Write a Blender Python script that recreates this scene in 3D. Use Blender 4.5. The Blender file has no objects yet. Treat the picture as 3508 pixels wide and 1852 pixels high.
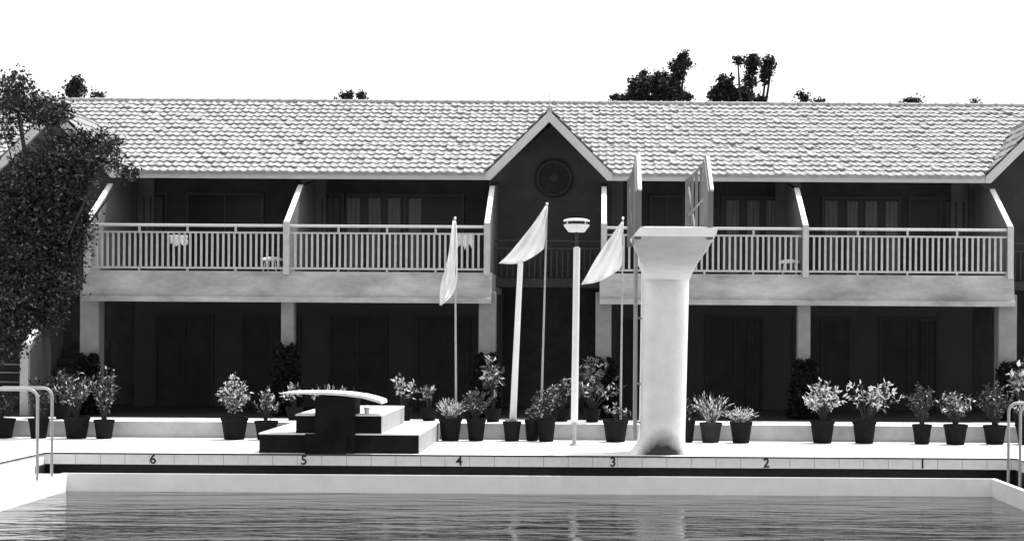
import bpy, math, random
import numpy as np
from mathutils import Matrix, Vector
random.seed(7); rng = np.random.default_rng(11)
SC = bpy.context.scene
COL = SC.collection
# ------------------------------------------------------------------ camera
H = 2.05; F = 5500.0; CX = 2050.0; CY = 1128.0; ROLL = 0.0062
cd = bpy.data.cameras.new('camera'); cam = bpy.data.objects.new('camera', cd); COL.objects.link(cam)
cd.sensor_width = 36; cd.lens = F/3508*36; cd.clip_end = 2000
cd.shift_x = -(CX-1754)/3508; cd.shift_y = (CY-926)/3508
cam.matrix_world = Matrix.Translation((0, 0, H)) @ Matrix.Rotation(math.pi/2, 4, 'X') @ Matrix.Rotation(ROLL, 4, 'Z')
SC.camera = cam
# ------------------------------------------------------------------ light
SUN = Vector((0.30, 0.27, 0.92)).normalized()
w = bpy.data.worlds.new('World'); SC.world = w; w.use_nodes = True
nt = w.node_tree; bg = nt.nodes['Background']
sky = nt.nodes.new('ShaderNodeTexSky'); sky.sky_type = 'NISHITA'; sky.sun_disc = False
sky.sun_elevation = math.asin(SUN.z); sky.sun_rotation = math.atan2(SUN.x, SUN.y)
sky.dust_density = 3.0; sky.air_density = 1.0
bw = nt.nodes.new('ShaderNodeSeparateColor')     # blue-sensitive black-and-white film: the sky's blue light as grey
nt.links.new(sky.outputs[0], bw.inputs[0]); nt.links.new(bw.outputs[2], bg.inputs[0])
bg.inputs[1].default_value = 0.15
sl = bpy.data.lights.new('sun', 'SUN'); sl.energy = 3.0; sl.angle = math.radians(0.5); sl.color = (1, 1, 1)
so = bpy.data.objects.new('sun', sl); COL.objects.link(so)
so.rotation_euler = SUN.to_track_quat('Z', 'Y').to_euler()
SC.view_settings.view_transform = 'Standard'; SC.view_settings.look = 'None'
SC.view_settings.exposure = 1.0; SC.view_settings.gamma = 1
# ------------------------------------------------------------------ helpers
def P(u, v, d):
    du, dv = u-CX, v-CY; c, s = math.cos(ROLL), math.sin(ROLL)
    return (( du*c+dv*s)*d/F, d, H-(-du*s+dv*c)*d/F)
def Z(v, d): return H+(CY-v)*d/F                 # height of picture row v (taken under the vanishing point)
def X(u, d, v=1128): return P(u, v, d)[0]
def mat(name, g, rough=0.8, var=0.12, scale=3.0, bump=0.0, bscale=40.0, spec=0.3, stretch=(1, 1, 1), trans=0.0):
    m = bpy.data.materials.new(name); m.use_nodes = True; t = m.node_tree; b = t.nodes['Principled BSDF']
    tc = t.nodes.new('ShaderNodeTexCoord'); mp = t.nodes.new('ShaderNodeMapping'); mp.inputs['Scale'].default_value = stretch
    t.links.new(tc.outputs['Object'], mp.inputs[0])
    n = t.nodes.new('ShaderNodeTexNoise'); n.inputs['Scale'].default_value = scale; n.inputs['Detail'].default_value = 6
    n.inputs['Roughness'].default_value = 0.65
    t.links.new(mp.outputs[0], n.inputs[0])
    r = t.nodes.new('ShaderNodeMapRange'); r.inputs['From Min'].default_value = 0.3; r.inputs['From Max'].default_value = 0.7
    r.inputs['To Min'].default_value = g*(1-var); r.inputs['To Max'].default_value = min(0.92, g*(1+var))
    t.links.new(n.outputs[0], r.inputs[0])
    cb = t.nodes.new('ShaderNodeCombineColor')
    for i in range(3): t.links.new(r.outputs[0], cb.inputs[i])
    t.links.new(cb.outputs[0], b.inputs['Base Color'])
    b.inputs['Roughness'].default_value = rough; b.inputs['Specular IOR Level'].default_value = spec
    if bump:
        n2 = t.nodes.new('ShaderNodeTexNoise'); n2.inputs['Scale'].default_value = bscale; n2.inputs['Detail'].default_value = 4
        t.links.new(tc.outputs['Object'], n2.inputs[0])
        bp = t.nodes.new('ShaderNodeBump'); bp.inputs['Strength'].default_value = bump; bp.inputs['Distance'].default_value = 0.02
        t.links.new(n2.outputs[0], bp.inputs['Height']); t.links.new(bp.outputs[0], b.inputs['Normal'])
    if trans:
        tr = t.nodes.new('ShaderNodeBsdfTranslucent'); t.links.new(cb.outputs[0], tr.inputs[0])
        mx = t.nodes.new('ShaderNodeMixShader'); mx.inputs[0].default_value = trans
        o = t.nodes['Material Output']; t.links.new(b.outputs[0], mx.inputs[1]); t.links.new(tr.outputs[0], mx.inputs[2])
        t.links.new(mx.outputs[0], o.inputs[0])
    return m
M = dict(
 deck=mat('deck_concrete', .72, .9, .10, 1.2, .3, 60), paint=mat('white_paint', .72, .6, .06, 4),
 rail=mat('rail_paint', .36, .5, .12, 6), fascia=mat('balcony_render', .30, .8, .42, .9, .2, 30, stretch=(1, 1, 2.5)),
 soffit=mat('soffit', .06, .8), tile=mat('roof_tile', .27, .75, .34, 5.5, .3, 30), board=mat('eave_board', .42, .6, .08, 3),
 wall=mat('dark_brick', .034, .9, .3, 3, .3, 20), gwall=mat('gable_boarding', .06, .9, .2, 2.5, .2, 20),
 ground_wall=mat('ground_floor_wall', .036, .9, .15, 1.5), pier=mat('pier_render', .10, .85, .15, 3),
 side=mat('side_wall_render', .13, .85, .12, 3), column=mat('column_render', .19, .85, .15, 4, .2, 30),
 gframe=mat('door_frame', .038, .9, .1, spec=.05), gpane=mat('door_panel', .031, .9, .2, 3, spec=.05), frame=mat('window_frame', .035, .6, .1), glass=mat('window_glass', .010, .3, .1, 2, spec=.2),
 curtain=mat('curtain', .12, .9, .25, 8, stretch=(8, 1, .3)), curtain2=mat('curtain_grey', .05, .9, .25, 8, stretch=(8, 1, .3)),
 dark=mat('dark_metal', .03, .6, .1), wallface=mat('terrace_wall_render', .36, .9, .16, 2.5, .3, 40),
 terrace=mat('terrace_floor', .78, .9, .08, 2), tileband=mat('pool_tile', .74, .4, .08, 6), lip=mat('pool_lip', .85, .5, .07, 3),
 gutter=mat('gutter_dark', .022, .5, .3, 5), joint=mat('tile_joint', .18, .8, .1), mark=mat('black_paint', .02, .6, .1),
 edge=mat('edge_strip', .05, .7, .3, 8), step=mat('step_concrete', .012, .9, .4, 3, .3, 30, spec=.08), step_sunside=mat('step_side_sunlit', .30, .8, .12, 4), steptop=mat('step_top', .80, .8, .05, 3),
 pot=mat('pot_plastic', .009, .8, .25, 10, spec=.08), pot2=mat('pot_clay', .025, .9, .3, 10, spec=.1), soil=mat('soil', .03, 1, .3, 20),
 leafp=mat('leaf_pale', .62, .5, .3, 30, trans=.3), leafm=mat('leaf_mid', .12, .5, .35, 30, trans=.25), leafd=mat('leaf_dark', .03, .5, .4, 30, trans=.15),
 leaft=mat('leaf_tree', .024, .7, .5, 2.0, trans=.1, spec=.1), leafb=mat('leaf_tree_pale', .11, .6, .5, 9, trans=.2), leafs=mat('leaf_climber', .010, .8, .4, 9, spec=.05), bark=mat('bark', .03, .95, .3, 12, .5, 40),
 steel=mat('stainless_tube', .30, .3, .1, 8), parapet=mat('parapet_paint', .16, .8, .1, 4), guard=mat('guard_steel', .14, .5, .1, 6), flag=mat('flag_cloth', .86, .9, .04, 6, trans=.45), pole=mat('pole_paint', .32, .5, .15, 8),
 lawn=mat('lawn_ground', .10, 1, .3, .8), tower=None, basin=mat('basin_paint', .5, .6, .1))
def tag(o, label=None, cat=None, group=None, kind=None):
    for k, v in (('label', label), ('category', cat), ('group', group), ('kind', kind)):
        if v: o[k] = v
    return o
def empty(name, loc, label=None, cat=None, group=None):
    o = bpy.data.objects.new(name, None); o.empty_display_size = .2; COL.objects.link(o); o.location = loc
    return tag(o, label, cat, group)
class MB:
    def __init__(s): s.v = []; s.f = []; s.mi = []
    def quad(s, a, b, c, d, m=0):
        n = len(s.v); s.v += [tuple(a), tuple(b), tuple(c), tuple(d)]; s.f.append((n, n+1, n+2, n+3)); s.mi.append(m)
    def box(s, x0, x1, y0, y1, z0, z1, m=0):
        n = len(s.v); s.v += [(x, y, z) for z in (z0, z1) for y in (y0, y1) for x in (x0, x1)]
        for f in ((0, 2, 3, 1), (4, 5, 7, 6), (0, 1, 5, 4), (2, 6, 7, 3), (0, 4, 6, 2), (1, 3, 7, 5)):
            s.f.append(tuple(n+i for i in f)); s.mi.append(m)
    def prism(s, poly, x0, x1, m=0, axis='x'):       # poly in (y,z) swept along x, or (x,z) along y, or (x,y) along z
        n = len(s.v); k = len(poly)
        for t in (x0, x1):
            for a, b in poly: s.v.append((t, a, b) if axis == 'x' else (a, t, b) if axis == 'y' else (a, b, t))
        s.f.append(tuple(range(n, n+k))); s.f.append(tuple(range(n+2*k-1, n+k-1, -1))); s.mi += [m, m]
        for i in range(k):
            j = (i+1) % k; s.f.append((n+i, n+k+i, n+k+j, n+j)); s.mi.append(m)
    def tube(s, pts, rad, seg=10, m=0, caps=True):
        pts = [Vector(p) for p in pts]; R = rad if isinstance(rad, (list, tuple)) else [rad]*len(pts)
        n0 = len(s.v); prev = None
        for i, p in enumerate(pts):
            t = (pts[min(i+1, len(pts)-1)]-pts[max(i-1, 0)]).normalized()
            a = prev if prev is not None else (Vector((1, 0, 0)) if abs(t.x) < .8 else Vector((0, 1, 0)))
            a = (a-t*a.dot(t)).normalized(); b = t.cross(a); prev = a
            for k in range(seg):
                th = 2*math.pi*k/seg; q = p+(a*math.cos(th)+b*math.sin(th))*R[i]; s.v.append(tuple(q))
        for i in range(len(pts)-1):
            for k in range(seg):
                k2 = (k+1) % seg; A = n0+i*seg
                s.f.append((A+k, A+k2, A+seg+k2, A+seg+k)); s.mi.append(m)
        if caps:
            s.f.append(tuple(n0+k for k in range(seg-1, -1, -1))); s.mi.append(m)
            e = n0+(len(pts)-1)*seg; s.f.append(tuple(e+k for k in range(seg))); s.mi.append(m)
    def lathe(s, c, prof, seg=24, m=0):
        n0 = len(s.v)
        for r, z in prof:
            for k in range(seg):
                th = 2*math.pi*k/seg; s.v.append((c[0]+r*math.cos(th), c[1]+r*math.sin(th), c[2]+z))
        for i in range(len(prof)-1):
            for k in range(seg):
                k2 = (k+1) % seg; A = n0+i*seg; s.f.append((A+k, A+k2, A+seg+k2, A+seg+k)); s.mi.append(m)
    def loft(s, rings, m=0, caps=True):
        n0 = len(s.v); k = len(rings[0])
        for r in rings: s.v += [tuple(p) for p in r]
        for i in range(len(rings)-1):
            for a in range(k):
                b = (a+1) % k; A = n0+i*k; s.f.append((A+a, A+b, A+k+b, A+k+a)); s.mi.append(m)
        if caps:
            s.f.append(tuple(n0+a for a in range(k-1, -1, -1))); s.mi.append(m)
            e = n0+(len(rings)-1)*k; s.f.append(tuple(e+a for a in range(k))); s.mi.append(m)
    def build(s, name, mats, parent=None, smooth=False, bevel=0, origin=None):
        if not isinstance(mats, (list, tuple)): mats = [mats]
        V = s.v
        off = Vector((0, 0, 0))
        if parent is not None: off = abs_loc(parent)
        elif origin is not None: off = Vector(origin)
        V = [(x-off.x, y-off.y, z-off.z) for x, y, z in V]
        me = bpy.data.meshes.new(name); me.from_pydata(V, [], s.f)
        for q in mats: me.materials.append(q)
        me.polygons.foreach_set('material_index', s.mi)
        if smooth: me.polygons.foreach_set('use_smooth', [True]*len(s.f))
        me.update()
        o = bpy.data.objects.new(name, me); COL.objects.link(o)
        if parent is not None: o.parent = parent
        else: o.location = off
        if smooth:
            try: me.set_sharp_from_angle(angle=math.radians(40))
            except Exception: pass
        if bevel:
            b = o.modifiers.new('bevel', 'BEVEL'); b.width = bevel; b.segments = 2; b.limit_method = 'ANGLE'
        return o
def abs_loc(o):
    v = Vector((0, 0, 0))
    while o is not None: v += o.location; o = o.parent
    return v
def leaf_mesh(name, C, D, L, W, mi, mats, parent, fold=.25):
    """leaf-sized faces: centre, direction, length, width arrays; each leaf two folded triangles pairs"""
    C = np.asarray(C, float); D = np.asarray(D, float); n = len(C)
    D /= np.linalg.norm(D, axis=1, keepdims=True)+1e-9
    r = rng.normal(size=(n, 3)); S = np.cross(D, r); S /= np.linalg.norm(S, axis=1, keepdims=True)+1e-9
    N = np.cross(S, D); L = np.broadcast_to(L, n)[:, None]; W = np.broadcast_to(W, n)[:, None]
    a = C-D*L*.5; b = C+D*L*.5
    m1 = C+S*W*.5+N*W*fold-D*L*.06; m2 = C-S*W*.5+N*W*fold-D*L*.06
    off = np.array(abs_loc(parent)) if parent is not None else 0
    V = np.stack([a, m1, b, m2], 1).reshape(-1, 3)-off
    me = bpy.data.meshes.new(name)
    me.vertices.add(4*n); me.vertices.foreach_set('co', V.ravel())
    idx = np.arange(n)[:, None]*4
    T = np.concatenate([idx+[0, 1, 2], idx+[0, 2, 3]], 1).reshape(-1)
    me.loops.add(6*n); me.loops.foreach_set('vertex_index', T.astype(np.int32))
    me.polygons.add(2*n); me.polygons.foreach_set('loop_start', np.arange(0, 6*n, 3, dtype=np.int32))
    me.polygons.foreach_set('loop_total', np.full(2*n, 3, np.int32))
    for q in mats: me.materials.append(q)
    me.polygons.foreach_set('material_index', np.repeat(np.asarray(mi, np.int32), 2))
    me.update(); me.validate()
    o = bpy.data.objects.new(name, me); COL.objects.link(o)
    if parent is not None: o.parent = parent
    return o
# ------------------------------------------------------------------ key distances
D_EDGE = 26.09; D_LIP = 25.75; D_WALL = 29.75; D_BLIP = 31.73; D_RAIL = 31.9
D_FTOP = 33.35; D_EAVE = 33.2; D_RIDGE = 37.9; D_BACK = 34.9
XL, XR = -8.98, 6.80          # deck edges of the pool
LX, RX = -8.50, 6.32          # lips of the pool
ZLIP = Z(1630, D_LIP); ZW = Z(1692, D_LIP); ZG = Z(1599, D_EDGE); TZ = Z(1451, D_WALL)
NEAR = 1.0
# ------------------------------------------------------------------ ground, deck, pool
b = MB(); b.box(-400, -30, -60, 700, -.6, -.25); b.box(30, 400, -60, 700, -.6, -.25); b.box(-30, 30, 45, 700, -.6, -.25); b.box(-30, 30, -60, -12, -.6, -.25)
tag(b.build('ground', M['lawn']), kind='structure')
b = MB()
b.box(-30, 30, D_EDGE, 29.8, -.18, 0); b.box(-30, XL, -12, D_EDGE, -.6, 0); b.box(XR, 30, -12, D_EDGE, -.6, 0); b.box(XL, XR, -12, NEAR, -.6, 0)
b.box(-30, 30, D_EDGE+.32, 45, -.6, -.184)
tag(b.build('pool_deck', M['deck']), kind='structure')
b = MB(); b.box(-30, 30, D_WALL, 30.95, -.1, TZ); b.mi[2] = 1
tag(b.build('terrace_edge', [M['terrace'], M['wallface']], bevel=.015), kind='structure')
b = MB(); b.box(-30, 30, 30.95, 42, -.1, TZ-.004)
tag(b.build('terrace_floor', mat('terrace_floor_shaded', .022, .8, .3, 6)), kind='structure')  # balcony shade put into the floor colour, dark from the shadow line back
# pool shell
b = MB()
b.box(LX-.08, RX+.08, D_LIP, D_LIP+.03, -3, ZLIP)
b.box(LX-.08, LX, NEAR, D_LIP, -3, ZLIP); b.box(XL+.002, LX-.08, NEAR, 25.62, -3, ZLIP-.002)
b.box(RX, RX+.08, NEAR, D_LIP, -3, ZLIP)
b.box(LX-.4, RX+.4, NEAR-.2, NEAR, -3, -.05)
tag(b.build('pool_wall', M['lip'], bevel=.005), kind='structure')
b = MB()
b.box(XL-.3, XR+.3, D_EDGE+.3, D_EDGE+.33, -.6, -.186)
b.box(XL+.003, XR-.003, D_LIP+.03, D_EDGE+.3, -.6, -.47)
b.box(RX+.08, XR-.003, NEAR, D_LIP+.08, -.6, -.47)
b.box(XL+.003, XL+.006, 25.62, D_EDGE, -.47, -.19); b.box(XR-.006, XR-.003, NEAR, D_EDGE, -.47, -.19)
tag(b.build('overflow_gutter', M['gutter']), kind='structure')  # channel faces in one near-black tone
b = MB(); b.box(LX-.08, RX+.08, NEAR, D_LIP+.02, -3.1, -3)
tag(b.build('pool_floor', M['basin']), kind='structure')
# tile band with its joints and lane numbers
te = empty('pool_edge', (0, D_EDGE, 0)); te['kind'] = 'structure'
b = MB(); b.box(XL, XR, D_EDGE-.012, D_EDGE-.001, ZG, -.022)
b.build('tile_band', M['tileband'], te)
b = MB(); x = XL+.1
while x < XR:
    b.box(x, x+.006, D_EDGE-.0135, D_EDGE-.0115, ZG+.003, -.024); x += .40
b.build('tile_joint', M['joint'], te)
b = MB(); b.box(XL, XR, D_EDGE-.018, D_EDGE-.001, -.022, .002)
b.box(XL-.001, XL+.012, NEAR, D_EDGE-.02, -.022, .002); b.box(XR-.012, XR+.001, NEAR, D_EDGE-.02, -.022, .002)
b.build('edge_strip', M['edge'], te)
for n, u in zip('654321', (525, 1042, 1573, 2100, 2625, 3160)):
    c = bpy.data.curves.new('lane_number', 'FONT'); c.body = n; c.size = .21; c.align_x = 'CENTER'; c.align_y = 'CENTER'; c.extrude = .0015; c.offset = .004
    o = bpy.data.objects.new('t', c); COL.objects.link(o); bpy.context.view_layer.update()
    me = bpy.data.meshes.new_from_object(o.evaluated_get(bpy.context.evaluated_depsgraph_get())); me.name = 'lane_number'
    bpy.data.objects.remove(o)
    me.materials.clear(); me.materials.append(M['mark'])
    t = bpy.data.objects.new('lane_number', me); COL.objects.link(t); t.parent = te
    t.location = (X(u, D_EDGE, 1572), -.017, (ZG-.022)/2); t.rotation_euler = (math.pi/2, 0, 0)
# water
wm = bpy.data.materials.new('pool_water'); wm.use_nodes = True; t = wm.node_tree; pb = t.nodes['Principled BSDF']
pb.inputs['Base Color'].default_value = (.02, .02, .02, 1); pb.inputs['Roughness'].default_value = .06; pb.inputs['IOR'].default_value = 1.33
tc = t.nodes.new('ShaderNodeTexCoord'); hts = []
for sc, st, amp in ((1.0, (.35, 1.0, 1), .070), (3.4, (.33, 1.1, 1), .026), (10, (.4, 1.1, 1), .0050)):
    mp = t.nodes.new('ShaderNodeMapping'); mp.inputs['Scale'].default_value = st; t.links.new(tc.outputs['Object'], mp.inputs[0])
    n = t.nodes.new('ShaderNodeTexNoise'); n.inputs['Scale'].default_value = sc; n.inputs['Detail'].default_value = 2; n.inputs['Distortion'].default_value = .6
    t.links.new(mp.outputs[0], n.inputs[0])
    mu = t.nodes.new('ShaderNodeMath'); mu.operation = 'MULTIPLY'; mu.inputs[1].default_value = amp; t.links.new(n.outputs[0], mu.inputs[0]); hts.append(mu)
a1 = t.nodes.new('ShaderNodeMath'); a2 = t.nodes.new('ShaderNodeMath')
t.links.new(hts[0].outputs[0], a1.inputs[0]); t.links.new(hts[1].outputs[0], a1.inputs[1]); t.links.new(a1.outputs[0], a2.inputs[0]); t.links.new(hts[2].outputs[0], a2.inputs[1])
bp = t.nodes.new('ShaderNodeBump'); bp.inputs['Strength'].default_value = 1; bp.inputs['Distance'].default_value = 1.0
t.links.new(a2.outputs[0], bp.inputs['Height']); t.links.new(bp.outputs[0], pb.inputs['Normal'])
b = MB(); b.quad((LX, NEAR, ZW), (RX, NEAR, ZW), (RX, D_LIP, ZW), (LX, D_LIP, ZW))
tag(b.build('water', wm), kind='structure')
# ------------------------------------------------------------------ the building
FX = [-10.15, -6.20, -2.22, .10, 4.10, 8.16]
bld = empty('hotel_building', (-1, D_BACK, TZ), 'long two storey hotel block with tiled roof, steep gables and railed balconies', 'building')
ZE0 = Z(619, D_EAVE); ZE1 = Z(596, D_EAVE); ZR = Z(358, D_RIDGE)
XW0, XW1 = -15.5, 13.5
GC = [-11.3, -1.04, 9.30]; GH = 1.21                     # gable centres, half width of the opening
pitch = (ZR-ZE1)/(D_RIDGE-D_EAVE)
def tiles(name, o0, du, dv, nu_m, nv_m, clip=None, roww=.30, tw=.165):
    """rows of pantiles: o0 origin at the eave, du unit along the eave, dv unit up the slope"""
    o0, du, dv = Vector(o0), Vector(du), Vector(dv); nn = du.cross(dv).normalized()
    if nn.z < 0: nn = -nn
    rows = max(1, round(nv_m/roww)); rh = nv_m/rows; per = 6; cols = int(nu_m/tw*per)
    us = np.arange(cols+1)*tw/per
    ph = us/tw % 1.0; wave = .013*np.cos(2*math.pi*ph)+.003*np.cos(4*math.pi*ph)
    V = []; Fc = []; 
    for r in range(rows):
        jig = rng.normal(0, .007, size=int(nu_m/tw)+3); jx = jig[(us/tw).astype(int)]
        sh = rng.normal(0, .006)
        v0 = r*rh-.02+sh; v1 = (r+1)*rh+.03
        for (vv, lift) in ((v0+.004, -.02), (v0, .040), (v1, .004)):
            h = wave*(1.0)+lift+jx*(1 if lift > 0 else .2)
            if lift < 0: h = wave*0.2-.026
            for u, hh in zip(us, h):
                V.append(o0+du*(u+sh)+dv*vv+nn*hh)
        base = r*3*(cols+1)
        for k in range(2):
            for c in range(cols):
                a = base+k*(cols+1)+c; Fc.append((a, a+1, a+cols+2, a+cols+1))
    m = MB(); 
    if clip: 
        Fc = [f for f in Fc if clip(sum((V[i] for i in f), Vector())/4)]
    m.v = [tuple(v) for v in V]; m.f = Fc; m.mi = [0]*len(Fc)
    return m
def inside_gable(p):           # main roof stays out from under the gable roofs
    for g in GC:
        zt = ZE1+.05+(GH+.14-abs(p.x-g))
        if abs(p.x-g) < GH+.14 and p.z < zt-.03: return False
    return True
sl_len = math.hypot(D_RIDGE-D_EAVE+.03, ZR-ZE1); dvv = (0, (D_RIDGE-D_EAVE)/math.hypot(D_RIDGE-D_EAVE, ZR-ZE1), (ZR-ZE1)/math.hypot(D_RIDGE-D_EAVE, ZR-ZE1))
mr = tiles('r', (XW0, D_EAVE-.05, ZE1-.01), (1, 0, 0), dvv, XW1-XW0, sl_len, inside_gable)
roof = mr.build('roof', M['tile'], bld)
b = MB()               # back slope and deck under the tiles
b.prism([(D_RIDGE-.02, ZR-.04), (D_RIDGE+4.9, ZE1+.1), (D_RIDGE+4.9, ZE1-.05), (D_RIDGE-.02, ZR-.16)], XW0, XW1)
b.build('back_slope', M['tile'], roof)
b = MB(); b.tube([(XW0, D_RIDGE, ZR-.0), (XW1, D_RIDGE, ZR-.0)], .085, 10)
x = XW0
while x < XW1: b.tube([(x, D_RIDGE, ZR), (x+.05, D_RIDGE, ZR)], .10, 10); x += .36
b.build('ridge_cap', M['tile'], roof)
# soffit: sloping boards under the main roof
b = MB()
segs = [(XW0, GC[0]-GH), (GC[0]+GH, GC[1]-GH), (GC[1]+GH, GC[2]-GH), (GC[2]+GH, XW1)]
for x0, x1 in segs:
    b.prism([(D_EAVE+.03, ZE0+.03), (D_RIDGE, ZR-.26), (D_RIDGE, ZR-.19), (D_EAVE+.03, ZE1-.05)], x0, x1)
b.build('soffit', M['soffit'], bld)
b = MB()
for x0, x1 in segs:
    b.box(x0+.0, x1-.0, D_EAVE-.02, D_EAVE+.03, ZE0, ZE1+.0)
b.build('eave_board', M['board'], bld, bevel=.006)
# gables
for i, g in enumerate(GC):
    zi = ZE0+GH                       # inner apex
    t_ = .165                         # vertical thickness of the barge board
    b = MB()
    for s in (-1, 1):
        A = (g+s*GH, ZE0); B = (g, zi); C_ = (g, zi+t_*1.35); D_ = (g+s*(GH+.10), ZE1+.03); E_ = (g+s*(GH+.0), ZE0)
        pl = [A, B, C_, (g+s*(GH+.11), ZE0+.13), (g+s*(GH+.11), ZE0)]
        if s > 0: pl = pl[::-1]
        b.prism(pl, D_EAVE-.04, D_EAVE+.05, axis='y')
    bb = b.build('barge_board', M['board'], bld)
    # gable roof running back into the main slope
    gz = zi+t_*1.35; dpt = D_EAVE+(gz-ZE1)/pitch
    gl = math.hypot(GH+.12, GH+.12)
    gr = None
    for s in (-1, 1):
        def cl(p, s=s, g=g): return p.z > ZE1+(p.y-D_EAVE)*pitch-.05 and (p.x-g)*s > -.02
        L = dpt-D_EAVE+.3
        m = tiles('g', (g+s*(GH+.10), D_EAVE-.03, ZE0+.14), (0, 1, 0), (-s*.7071, 0, .7071), L, (GH+.12)*1.4142+.02, cl)
        o = m.build('gable_roof', M['tile'], bld)
        if s == 1:
            q = MB(); q.tube([(g, D_EAVE-.03, gz+.01), (g, dpt, gz+.01)], .07, 8); q.build('ridge_cap', M['tile'], o)
    b = MB(); b.tube([(g, D_EAVE+.02, gz), (g, D_EAVE+.02, gz+.42)], [.012, .006], 6)
    if i == 1: b.build('finial', M['rail'], bld)
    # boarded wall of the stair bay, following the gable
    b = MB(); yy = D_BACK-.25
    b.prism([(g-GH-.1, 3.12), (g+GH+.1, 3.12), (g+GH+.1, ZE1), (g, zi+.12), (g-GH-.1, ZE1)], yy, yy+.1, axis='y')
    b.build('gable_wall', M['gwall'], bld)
    b = MB(); b.box(g-GH-.1, g+GH+.1, D_BACK+1.2, D_BACK+1.3, TZ, 3.0)
    b.build('stair_wall', M['wall'], bld)
    # landing and its railing
    b = MB(); b.box(g-GH+.02, g+GH-.02, D_BLIP+1.6, yy, 2.92, 3.10)
    b.build('landing', M['wall'], bld)
    b = MB(); y0 = D_BLIP+1.65; zt = Z(823, y0)
    b.box(g-GH+.06, g+GH-.08, y0, y0+.04, zt-.03, zt); b.box(g-GH+.06, g+GH-.08, y0, y0+.04, zt-.19, zt-.16)
    k = 0
    while k < 20: b.box(g-GH+.1+k*.115, g-GH+.125+k*.115, y0+.01, y0+.03, 3.14, zt-.17); k += 1
    b.build('landing_railing', M['curtain2'], bld)
# wagon-wheel ornament on the central gable
ox, oy, oz = P(1898, 611, D_BACK-.32)
orn = empty('wheel_ornament', (ox, oy, oz)); orn.parent = bld; orn.location = Vector((ox, oy, oz))-bld.location
b = MB(); R_ = .36; ring = [(ox+R_*math.cos(a), oy-.02, oz+R_*math.sin(a)) for a in np.linspace(0, 2*math.pi, 41)]
b.tube(ring, .045, 8, caps=False); b.build('rim', M['dark'], orn, True)
b = MB(); b.tube([(ox, oy-.05, oz), (ox, oy+.05, oz)], .08, 12)
for k in range(10):
    a = k*math.pi/5; b.tube([(ox, oy-.02, oz), (ox+R_*math.cos(a), oy-.02, oz+R_*math.sin(a))], .018, 6)
b.build('spoke', M['dark'], orn)
b = MB(); b.tube([(ox, oy+.03, oz), (ox, oy+.05, oz)], .37, 32); b.build('back_disc', M['wall'], orn)
# upper and lower back walls per wing
ZF = Z(936, D_RAIL)
WINGS = [(XW0, GC[0]-GH), (FX[0], FX[2]), (FX[3], FX[5]), (GC[2]+GH, XW1)]
for x0, x1 in WINGS:
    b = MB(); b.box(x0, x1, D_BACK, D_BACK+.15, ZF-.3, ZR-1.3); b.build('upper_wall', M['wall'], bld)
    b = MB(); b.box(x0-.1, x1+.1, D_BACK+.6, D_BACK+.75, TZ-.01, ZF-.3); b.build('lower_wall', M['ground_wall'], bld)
    b = MB()
    zl = Z(1041, D_BLIP)
    b.prism([(D_BLIP, zl), (D_BLIP, zl+.10), (D_BLIP+.06, zl+.115), (D_RAIL-.02, ZF), (D_BACK, ZF), (D_BACK+.6, ZF-.31), (D_BACK+.6, zl+.25), (D_BLIP+.25, zl+.22), (D_BLIP+.22, zl)], x0-.08, x1+.08)
    b.build('balcony_slab', M['fascia'], bld)
b = MB(); b.box(XW0, XW1, D_RIDGE+4.6, D_RIDGE+4.8, TZ, ZE1); b.build('rear_wall', M['wall'], bld)
for a_ in (XW0-.1, XW1):
    b = MB(); b.box(a_, a_+.1, D_BACK, D_RIDGE+4.6, TZ, ZE1); b.build('end_wall', M['wall'], bld)
# dividing fins, columns, piers
zfb = 4.12; zft = Z(643, D_FTOP)
for i, x in enumerate(FX + [GC[2]+GH+.05]):
    b = MB(); b.prism([(D_RAIL-.03, ZF-.02), (D_RAIL-.05, zfb), (D_FTOP, zft), (D_BACK, zft+.25), (D_BACK, ZF-.02)], x-.048, x+.048)
    fin = b.build('side_wall', M['side'], bld)
    n = math.hypot(D_FTOP-D_RAIL+.05, zft-zfb); ny, nz = -(zft-zfb)/n, (D_FTOP-D_RAIL+.05)/n
    b = MB(); y0, y1 = D_RAIL-.05, D_FTOP
    b.prism([(y0, zfb), (y1, zft), (y1+ny*.03, zft+nz*.03), (y0+ny*.03, zfb+nz*.03)], x-.052, x+.052); b.build('coping', M['paint'], fin)  # white strip: sun on the fin's sloping edge put into its colour
    b = MB(); b.box(x-.06, x+.06, D_RAIL-.10, D_RAIL-.03, ZF-.06, zfb+.03); b.build('end_post', M['rail'], fin, bevel=.01)
    wd = (.38, .26, .34, .32, .26, .37, .34)[i]
    b = MB(); b.box(x-wd/2, x+wd/2, 32.0, 32.0+wd, TZ, Z(1041, D_BLIP)+.24); b.build('column', M['column'], bld, bevel=.02)
    xo = {0: .22, 2: .1, 3: .15, 5: -.25}.get(i, 0)
    b = MB(); b.box(x-.27+xo, x+.27+xo, D_BACK-.06, D_BACK-.002, ZF, ZR-1.35); b.build('pier', M['pier'], bld)
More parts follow.
